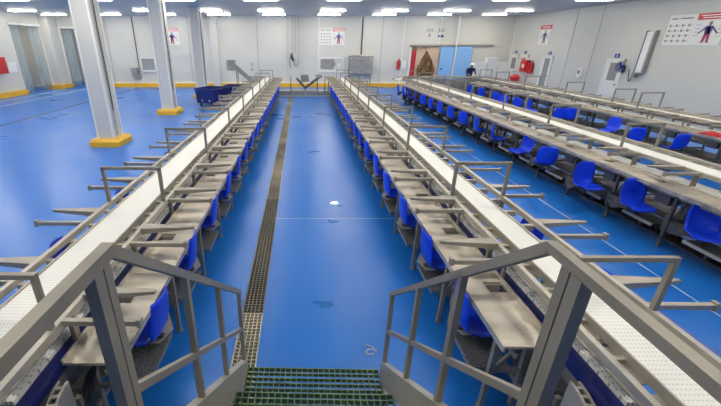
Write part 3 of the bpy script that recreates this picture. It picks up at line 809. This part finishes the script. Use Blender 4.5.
# right wall doors
def rdoor(y, w, n, glass, lab, gm='greygl'):
    t = wall_thing('door_%d' % n, lab, 'door', y, 0, 'right'); t['kind'] = 'structure'
    MB().box(-.06, 0, -.07, 0, 0, 1.94).box(w, w + .06, -.07, 0, 0, 1.94).box(-.06, w + .06, -.07, 0, 1.86, 1.94).build('door_frame', 'white', t)
    MB().box(0, w, -.045, 0, .01, 1.86).build('door_leaf', 'white', t)
    MB().box(*glass[0], -.05, -.045, *glass[1]).build('pane', gm, t)
    MB().box(w - .12, w - .06, -.10, -.045, .95, 1.0).build('door_handle', 'cab', t)
rdoor(24.2, .78, 4, ((.16, .62), (1.15, 1.75)), 'white door with dark window nearest the corner', 'greygl')
rdoor(23.2, .78, 5, ((.16, .62), (1.05, 1.78)), 'white door with tan window', 'tan')
rdoor(20.95, .72, 6, ((.14, .58), (.35, 1.82)), 'white door with tall glazed panel')
rdoor(16.5, .80, 7, ((.16, .62), (1.12, 1.80)), 'white door with square window beside cable duct')
for i, (y, lab) in enumerate(((23.95, 'door nearest the corner'), (22.95, 'door with tan window'), (20.7, 'door with tall glazing'), (16.3, 'door beside the cable duct'))):
    t = wall_thing('door_sign', 'small dark blue sign plate above the %s on right wall' % lab, 'sign', y, 1.99, 'right')
    MB().box(0, .26, -.012, 0, 0, .15).build('plate', 'blue_tag', t)
    MB().box(.09, .17, -.014, -.012, .03, .12).build('symbol', 'lightblue', t)
# dispenser
t = wall_thing('soap_dispenser', 'small white wall dispenser with dark front on the right-hand wall', 'dispenser', 18.1, 1.05, 'right')
MB().box(0, .24, -.12, 0, .08, .42).box(.04, .2, -.1, 0, 0, .08).build('body', 'white', t)
MB().box(.07, .17, -.13, -.12, .2, .34).build('indicator', 'dk', t)
# cable duct and blue fan on right wall
t = wall_thing('wall_duct', 'tall pale vertical duct with blue edges on the right-hand wall', 'duct', 15.0, 1.40, 'right')
MB().box(.08, .34, -.16, 0, .1, 1.52).build('duct_body', 'white', t)
MB().box(0, .045, -.14, 0, 0, 1.55).build('blue_edge', 'indigo', t)
MB().box(.045, .08, -.06, 0, 0, 1.55).build('pale_strip', 'lightblue', t)  # pale blue strip between the dark edge and the duct body
MB().box(.36, .40, -.12, 0, .12, 1.55).build('steel_edge', 'cab', t)
MB().tube((.2, -.1, .05), (.2, -.1, .12), .1).box(-.02, .12, -.16, -.02, -.08, .08).build('motor', 'cab', t)
MB().path([(-.25, -.1, .2), (-.2, -.1, -.1), (-.12, -.1, -.25), (-.06, -.1, -.1), (0, -.1, .0)], .014).build('cable', 'dk', t)
t = wall_thing('wall_fan', 'blue wall fan beside the white door with square window on the right-hand wall', 'fan', 15.6, 1.68, 'right')
mb = MB()
for r_ in (.21, .15, .09):
    pts = [(r_ * math.cos(a * math.pi / 12), -.22, r_ * math.sin(a * math.pi / 12)) for a in range(25)]
    mb.path(pts, .010, 6)
for a in range(12):
    mb.tube((.04 * math.cos(a * math.pi / 6), -.23, .04 * math.sin(a * math.pi / 6)), (.21 * math.cos(a * math.pi / 6), -.22, .21 * math.sin(a * math.pi / 6)), .006, .006, 6)
mb.build('cage', 'blue_tag', t)
mb = MB()
for a in range(3):
    c, s_ = math.cos(a * 2.094), math.sin(a * 2.094)
    mb.poly([(.02 * c - .02 * s_, -.19, .02 * s_ + .02 * c), (.17 * c - .09 * s_, -.20, .17 * s_ + .09 * c), (.19 * c, -.18, .19 * s_), (.13 * c + .05 * s_, -.17, .13 * s_ - .05 * c)], (0, .006, 0))
mb.build('blades', 'navy', t)
MB().tube((0, -.19, 0), (0, -.06, 0), .07, .06, 16).build('motor', 'navy', t)
MB().box(-.03, .03, -.1, 0, -.22, .02).bar((0, -.06, -.2), (-.1, -.02, -.32), .03).build('bracket', 'dk', t)

# hanging chain hoist / hoses at centre
t = wall_thing('hanging_hose_reel', 'black hose gun and cables hanging from the ceiling at the back wall', 'hose', -.38, .0)
mb = MB()
for x in (-.06, .10, .30): mb.tube((x, -.3, 2.0 if x < .3 else 1.6), (x, -.3, ZC), .018, .018, 8)
mb.build('hose', 'seam', t)
MB().tube((-.14, -.3, 1.85), (-.02, -.3, 1.55), .09, .07, 12).tube((-.1, -.3, 2.0), (-.14, -.3, 1.85), .05, .09).path([(-.2, -.3, 1.75), (-.25, -.3, 1.5), (-.2, -.3, 1.15)], .02).build('spray_gun', 'dk', t)
MB().path([(.0, -.3, 1.5), (.06, -.3, 1.28), (.16, -.3, 1.22), (.26, -.3, 1.35), (.30, -.3, 1.6)], .025).build('loop', 'cab', t)
for x, z, lab in ((-3.05, 1.25, 'upper'), (-3.05, .98, 'lower')):
    t = wall_thing('wall_socket', 'small grey wall socket pair on back wall left of centre, %s' % lab, 'socket', x, z)
    MB().box(0, .16, -.04, 0, 0, .08).box(0, .16, -.04, 0, .11, .16).build('socket_box', 'seam', t)
# left wall: red box & notice
t = wall_thing('fire_hose_cabinet', 'red fire cabinet on the left wall beside the strip curtain', 'fire cabinet', 19.0, 1.15, 'left')
MB().box(0, .7, -.25, 0, 0, .75).build('body', 'red', t); MB().box(.08, .62, -.27, -.25, .08, .67).build('door', 'red', t)
tag(MB().box(XL + .002, XL + .05, 20.05, 20.65, 1.15, 1.65).box(XL + .05, XL + .055, 20.2, 20.5, 1.28, 1.5).build('notice_board', 'white'), 'small white notice board beside the red cabinet on the left wall', 'notice board')
t = wall_thing('wall_sign', 'tiny blue sign high on the left wall', 'sign', 19.3, 3.1, 'left'); MB().box(0, .3, -.02, 0, 0, .22).build('plate', 'blue_tag', t); MB().box(.08, .22, -.024, -.02, .05, .17).build('symbol', 'white', t)
# strip curtains
def strips(name, lab, p0, p1, n, z0, z1):
    t = thing(name, lab, 'strip curtain', (p0[0], p0[1], 0))
    dx, dy = p1[0] - p0[0], p1[1] - p0[1]; l = math.hypot(dx, dy); ux, uy = dx / l, dy / l
    for i in range(n):
        a = l * i / n; w = l / n * 1.12; off = .012 * (i % 2)
        bm = bmesh.new(); m2 = 8; g = []
        for k2 in range(m2 + 1):
            z = z0 + (z1 - z0) * k2 / m2; wv = .03 * math.sin(k2 * .8 + i * 1.3) * (1 - k2 / m2)
            g.append([bm.verts.new((ux * (a + q * w) - uy * (off + wv), uy * (a + q * w) + ux * (off + wv), z)) for q in (0, .33, .66, 1)])
        for k2 in range(m2):
            for q in range(3): bm.faces.new((g[k2][q], g[k2][q + 1], g[k2 + 1][q + 1], g[k2 + 1][q]))
        bmesh.ops.solidify(bm, geom=bm.faces[:], thickness=.003)
        me = bpy.data.meshes.new('vinyl_strip'); bm.to_mesh(me); bm.free(); me.materials.append(M['vinyl'])
        for p in me.polygons: p.use_smooth = True
        link('vinyl_strip', me, t)
    MB().bar((0, 0, z1), (dx, dy, z1), .05).build('hanging_rail', 'cab', t)
strips('strip_curtain', 'clear strip curtain at the near side of the left wall opening', (XL - .05, 20.98), (XL - .05, 21.65), 4, .05, 3.38)
strips('strip_curtain', 'clear bluish strip curtain at the far side of the left wall opening', (XL - .05, 22.4), (XL - .05, 23.28), 5, .05, 3.38)
strips('strip_curtain', 'clear pale strip curtain bunched in the left back wall opening', (-14.32, YB + .06), (-13.75, YB + .06), 4, .05, 3.3)
# things in side rooms
t = thing('hand_cart', 'dark hand cart loaded with bags in the room behind left back opening', 'cart', (-13.35, 26.4, 0))
mb = MB().box(-.4, .4, -.5, .5, .18, .23)
for x in (-.38, .38): mb.bar((x, -.48, .2), (x, -.48, 1.55), .035)
mb.bar((-.38, -.48, 1.55), (.38, -.48, 1.55), .035).bar((-.38, -.48, .9), (.38, -.48, .9), .03)
mb.build('frame', 'dark_steel', t)
mb = MB()
for x in (-.3, .3):
    for y in (-.4, .4): mb.tube((x - .02, y, .09), (x + .02, y, .09), .09, .09, 14)
mb.build('wheel', 'black', t)
bm_ = bmesh.new(); bmesh.ops.create_icosphere(bm_, subdivisions=3, radius=.5)
for v in bm_.verts:
    k2 = 1 + .12 * math.sin(7 * v.co.x + 5 * v.co.y) + .08 * math.sin(9 * v.co.z)
    v.co = Vector((v.co.x * .66 * k2, v.co.y * .8 * k2, v.co.z * .75 * k2 + .375))
me = bpy.data.meshes.new('dark_sack'); bm_.to_mesh(me); bm_.free(); me.materials.append(M['cloth'])
for p in me.polygons: p.use_smooth = True
tag(link('dark_sack', me, None, (-13.3, 26.4, .24)), 'dark navy sack lying on the hand cart in left back room', 'sack')
t = thing('stool', 'small red stool in the room behind the left wall opening', 'stool', (-16.4, 22.6, 0))
MB().box(-.2, .2, -.2, .2, .42, .46).build('seat', 'red', t)
for x in (-.17, .17):
    for y in (-.17, .17): MB().box(x - .02, x + .02, y - .02, y + .02, 0, .42).build('leg', 'red', t)

# ---------------------------------------------------------------- blue tubs left
def tub(x, y, rz, L_, W_, Hh, lab):
    t = thing('wheeled_tub', lab, 'tub', (x, y, 0), R(rz))
    bm = bmesh.new(); rings = []
    spec2 = [(.93, .12), (1, Hh - .05), (1.05, Hh - .05), (1.05, Hh), (.97, Hh), (.90, .17)]
    for k2, z in spec2: rings.append([bm.verts.new((sx * L_ / 2 * k2, sy * W_ / 2 * k2, z)) for sx, sy in ((-1, -.8), (-.9, -1), (.9, -1), (1, -.8), (1, .8), (.9, 1), (-.9, 1), (-1, .8))])
    for a in range(len(rings) - 1):
        for i in range(8): bm.faces.new((rings[a][i], rings[a][(i + 1) % 8], rings[a + 1][(i + 1) % 8], rings[a + 1][i]))
    bm.faces.new(rings[0]); bm.faces.new(rings[-1])
    bmesh.ops.recalc_face_normals(bm, faces=bm.faces[:])
    me = bpy.data.meshes.new('body'); bm.to_mesh(me); bm.free(); me.materials.append(M['navy']); link('body', me, t)
    mb = MB()
    for sx in (-.35, .35):
        for sy in (-.33, .33): mb.tube((sx * L_ - .02, sy * W_, .06), (sx * L_ + .02, sy * W_, .06), .06, .06, 12)
    mb.build('castor', 'black', t)
    for q in (-.15, .2): MB().tube((q * L_, -W_ * .47, .25), (q * L_, -W_ * .50, .25), .03).build('drain_plug', 'white', t)
tub(-3.86, 17.0, -24, 1.1, 1.2, .74, 'dark blue wheeled tub beside the third column, nearer of the pair')
tub(-3.02, 18.1, -10, .9, .8, .74, 'dark blue wheeled tub behind the nearer one, next to the left conveyor')

# ---------------------------------------------------------------- machinery at the far end
t = thing('incline_conveyor', 'inclined steel elevator conveyor rising to the left at the far end of left line', 'conveyor', (-2.65, 21.2, 0))
mb = MB(); mb.bar((.25, 0, .55), (-1.0, 0, 1.45), .45, .16, up=(0, 1, 0)) if False else None
mb = MB()
for y in (-.24, .24): mb.bar((.25, y, .45), (-.9, y, 1.45), .03, .16)
mb.build('side_frame', 'cab', t)
MB().bar((.25, 0, .47), (-.9, 0, 1.47), .44, .03).build('belt', 'greygl', t)
MB().box(-1.25, -.85, -.28, .28, 1.2, 1.72).build('discharge_hood', 'cab', t)
for y in (-.24, .24):
    MB().bar((-.75, y, 0), (-.75, y, 1.25), .04).build('leg', 'rail_steel', t); MB().bar((.1, y, 0), (.1, y, .55), .04).build('leg', 'rail_steel', t)
t = thing('transfer_platform', 'low grey steel platform across the far end of the central aisle', 'platform', (.25, 19.95, 0))
MB().box(-1.55, 1.75, -.35, .35, .26, .30).build('deck', 'steel', t)
MB().box(-1.55, 1.75, -.33, .33, .06, .26).build('skirt', 'cab', t)
MB().box(-1.55, 1.75, -.36, -.33, .03, .07).build('light_edge', 'white', t)
mb = MB()
for x in (-1.4, 0, 1.6): mb.box(x - .05, x + .05, -.3, .3, 0, .06)
mb.build('foot', 'black', t)
t = thing('vee_conveyor', 'small V-shaped transfer conveyor on the low platform at the aisle end', 'conveyor', (.27, 19.95, .30))
mb = MB()
for y in (-.2, .2): mb.bar((-.45, y, .60), (.0, y, .12), .03, .09).bar((0, y, .12), (.75, y, .66), .03, .09)
mb.build('side_frame', 'dark_steel', t)
MB().bar((-.45, 0, .60), (0, 0, .12), .36, .02).bar((0, 0, .12), (.75, 0, .66), .36, .02).build('belt', 'belt', t)
MB().poly([(-.22, -.22, .42), (.22, -.22, .42), (.15, -.22, .75), (-.25, -.22, .75)], (0, .03, 0)).build('hopper_side', 'cab', t)
MB().poly([(-.22, .2, .42), (.22, .2, .42), (.15, .2, .75), (-.25, .2, .75)], (0, .03, 0)).build('hopper_side', 'cab', t)
MB().box(.55, .85, -.25, .25, .62, .76).build('discharge_hood', 'cab', t)
for x, z in ((0, .12), (.62, .6)):
    for y in (-.2, .2): MB().box(x - .02, x + .02, y - .02, y + .02, 0, z).build('leg', 'dark_steel', t)
for x, lab in ((-.62, 'left'), (1.12, 'middle'), (1.3, 'right')):
    tag(MB().tube((0, 0, 0), (0, 0, .70), .022).box(-.06, .06, -.06, .06, 0, .01).build('stanchion', 'dark_steel', loc=(x + .15, 19.75, .30)), 'thin dark stanchion standing on the low platform, %s of three' % lab, 'post', 'posts on the low platform')

# ---------------------------------------------------------------- person far behind the cross conveyor
t = thing('person', 'person in dark navy jacket and white cap bending behind the far cross conveyor', 'person', (9.35, 21.6, 0))
V = [(0, 0, .90), (0, -.02, 1.05), (0, -.10, 1.22), (0, -.15, 1.30), (0, -.19, 1.36),
     (-.10, 0, .86), (-.11, -.05, .48), (-.11, 0, .08), (-.11, -.12, .04),
     (.10, 0, .86), (.11, -.05, .48), (.11, 0, .08), (.11, -.12, .04),
     (-.19, -.12, 1.24), (-.24, -.22, 1.02), (-.18, -.40, .98), (.19, -.12, 1.24), (.24, -.22, 1.02), (.18, -.40, .98)]
E = [(0, 1), (1, 2), (2, 3), (3, 4), (0, 5), (5, 6), (6, 7), (7, 8), (0, 9), (9, 10), (10, 11), (11, 12), (2, 13), (13, 14), (14, 15), (2, 16), (16, 17), (17, 18)]
RAD = [.15, .14, .16, .07, .055, .10, .07, .05, .045, .10, .07, .05, .045, .075, .055, .04, .075, .055, .04]
me = bpy.data.meshes.new('body'); me.from_pydata(V, E, []); me.materials.append(M['cloth'])
o = link('body', me, t)
sk = o.modifiers.new('skin', 'SKIN'); lay = me.skin_vertices
if not lay: 
    bpy.context.view_layer.objects.active = o; bpy.ops.mesh.customdata_skin_add() if hasattr(bpy.ops.mesh, 'customdata_skin_add') else None
for i, d in enumerate(me.skin_vertices[0].data): d.radius = (RAD[i], RAD[i] * .8)
me.skin_vertices[0].data[0].use_root = True
o.modifiers.new('sub', 'SUBSURF').levels = 1; o.modifiers['sub'].render_levels = 1
def ball(name, c, r, mt, parent, sc=(1, 1, 1), cut=None):
    bm = bmesh.new(); bmesh.ops.create_uvsphere(bm, u_segments=20, v_segments=14, radius=r)
    if cut is not None: bmesh.ops.delete(bm, geom=[v for v in bm.verts if v.co.z < cut], context='VERTS')
    for v in bm.verts:
        v.co = Vector((v.co.x * sc[0], v.co.y * sc[1], v.co.z * sc[2])) + Vector(c)
    me = bpy.data.meshes.new(name); bm.to_mesh(me); bm.free(); me.materials.append(M[mt])
    for p in me.polygons: p.use_smooth = True
    return link(name, me, parent)
ball('head', (0, -.21, 1.43), .095, 'skin', t, (.85, 1, 1.2))
ball('nose', (0, -.305, 1.42), .018, 'skin', t, (.8, 1, 1.3))
for x in (-.035, .035): ball('eye', (x, -.293, 1.445), .011, 'dk', t)
for x in (-.082, .082): ball('ear', (x, -.21, 1.43), .022, 'skin', t, (.4, .8, 1.3))
ball('cap', (0, -.20, 1.455), .108, 'white', t, (.95, 1.02, 1.05), cut=-.01)
for sx in (-1, 1):
    mb = MB(); c0 = Vector((.18 * sx, -.42, .975))
    mb.box(c0.x - .035, c0.x + .035, c0.y - .05, c0.y + .03, c0.z - .012, c0.z + .012)
    for f in range(4):
        x = c0.x + (-.027 + f * .018); ln = (.055, .065, .06, .045)[f]
        mb.tube((x, c0.y - .05, c0.z), (x, c0.y - .05 - ln * .6, c0.z - .008), .008, .0075, 8).tube((x, c0.y - .05 - ln * .6, c0.z - .008), (x, c0.y - .05 - ln, c0.z - .03), .0075, .006, 8)
    mb.tube((c0.x - .035 * sx, c0.y, c0.z), (c0.x - .065 * sx, c0.y - .04, c0.z - .01), .010, .008, 8)
    mb.build('hand', 'skin', t)

# ---------------------------------------------------------------- world, view
w = bpy.data.worlds.new('world'); scn.world = w; w.use_nodes = True
w.node_tree.nodes['Background'].inputs[0].default_value = (.9, .95, 1, 1); w.node_tree.nodes['Background'].inputs[1].default_value = .3
scn.view_settings.view_transform = 'Standard'; scn.view_settings.look = 'None'; scn.view_settings.gamma = 1
scn.view_settings.exposure = 0.75
scn.cycles.use_denoising = True
scn.cycles.max_bounces = 8; scn.cycles.diffuse_bounces = 5; scn.cycles.glossy_bounces = 3
scn.cycles.sample_clamp_indirect = 6
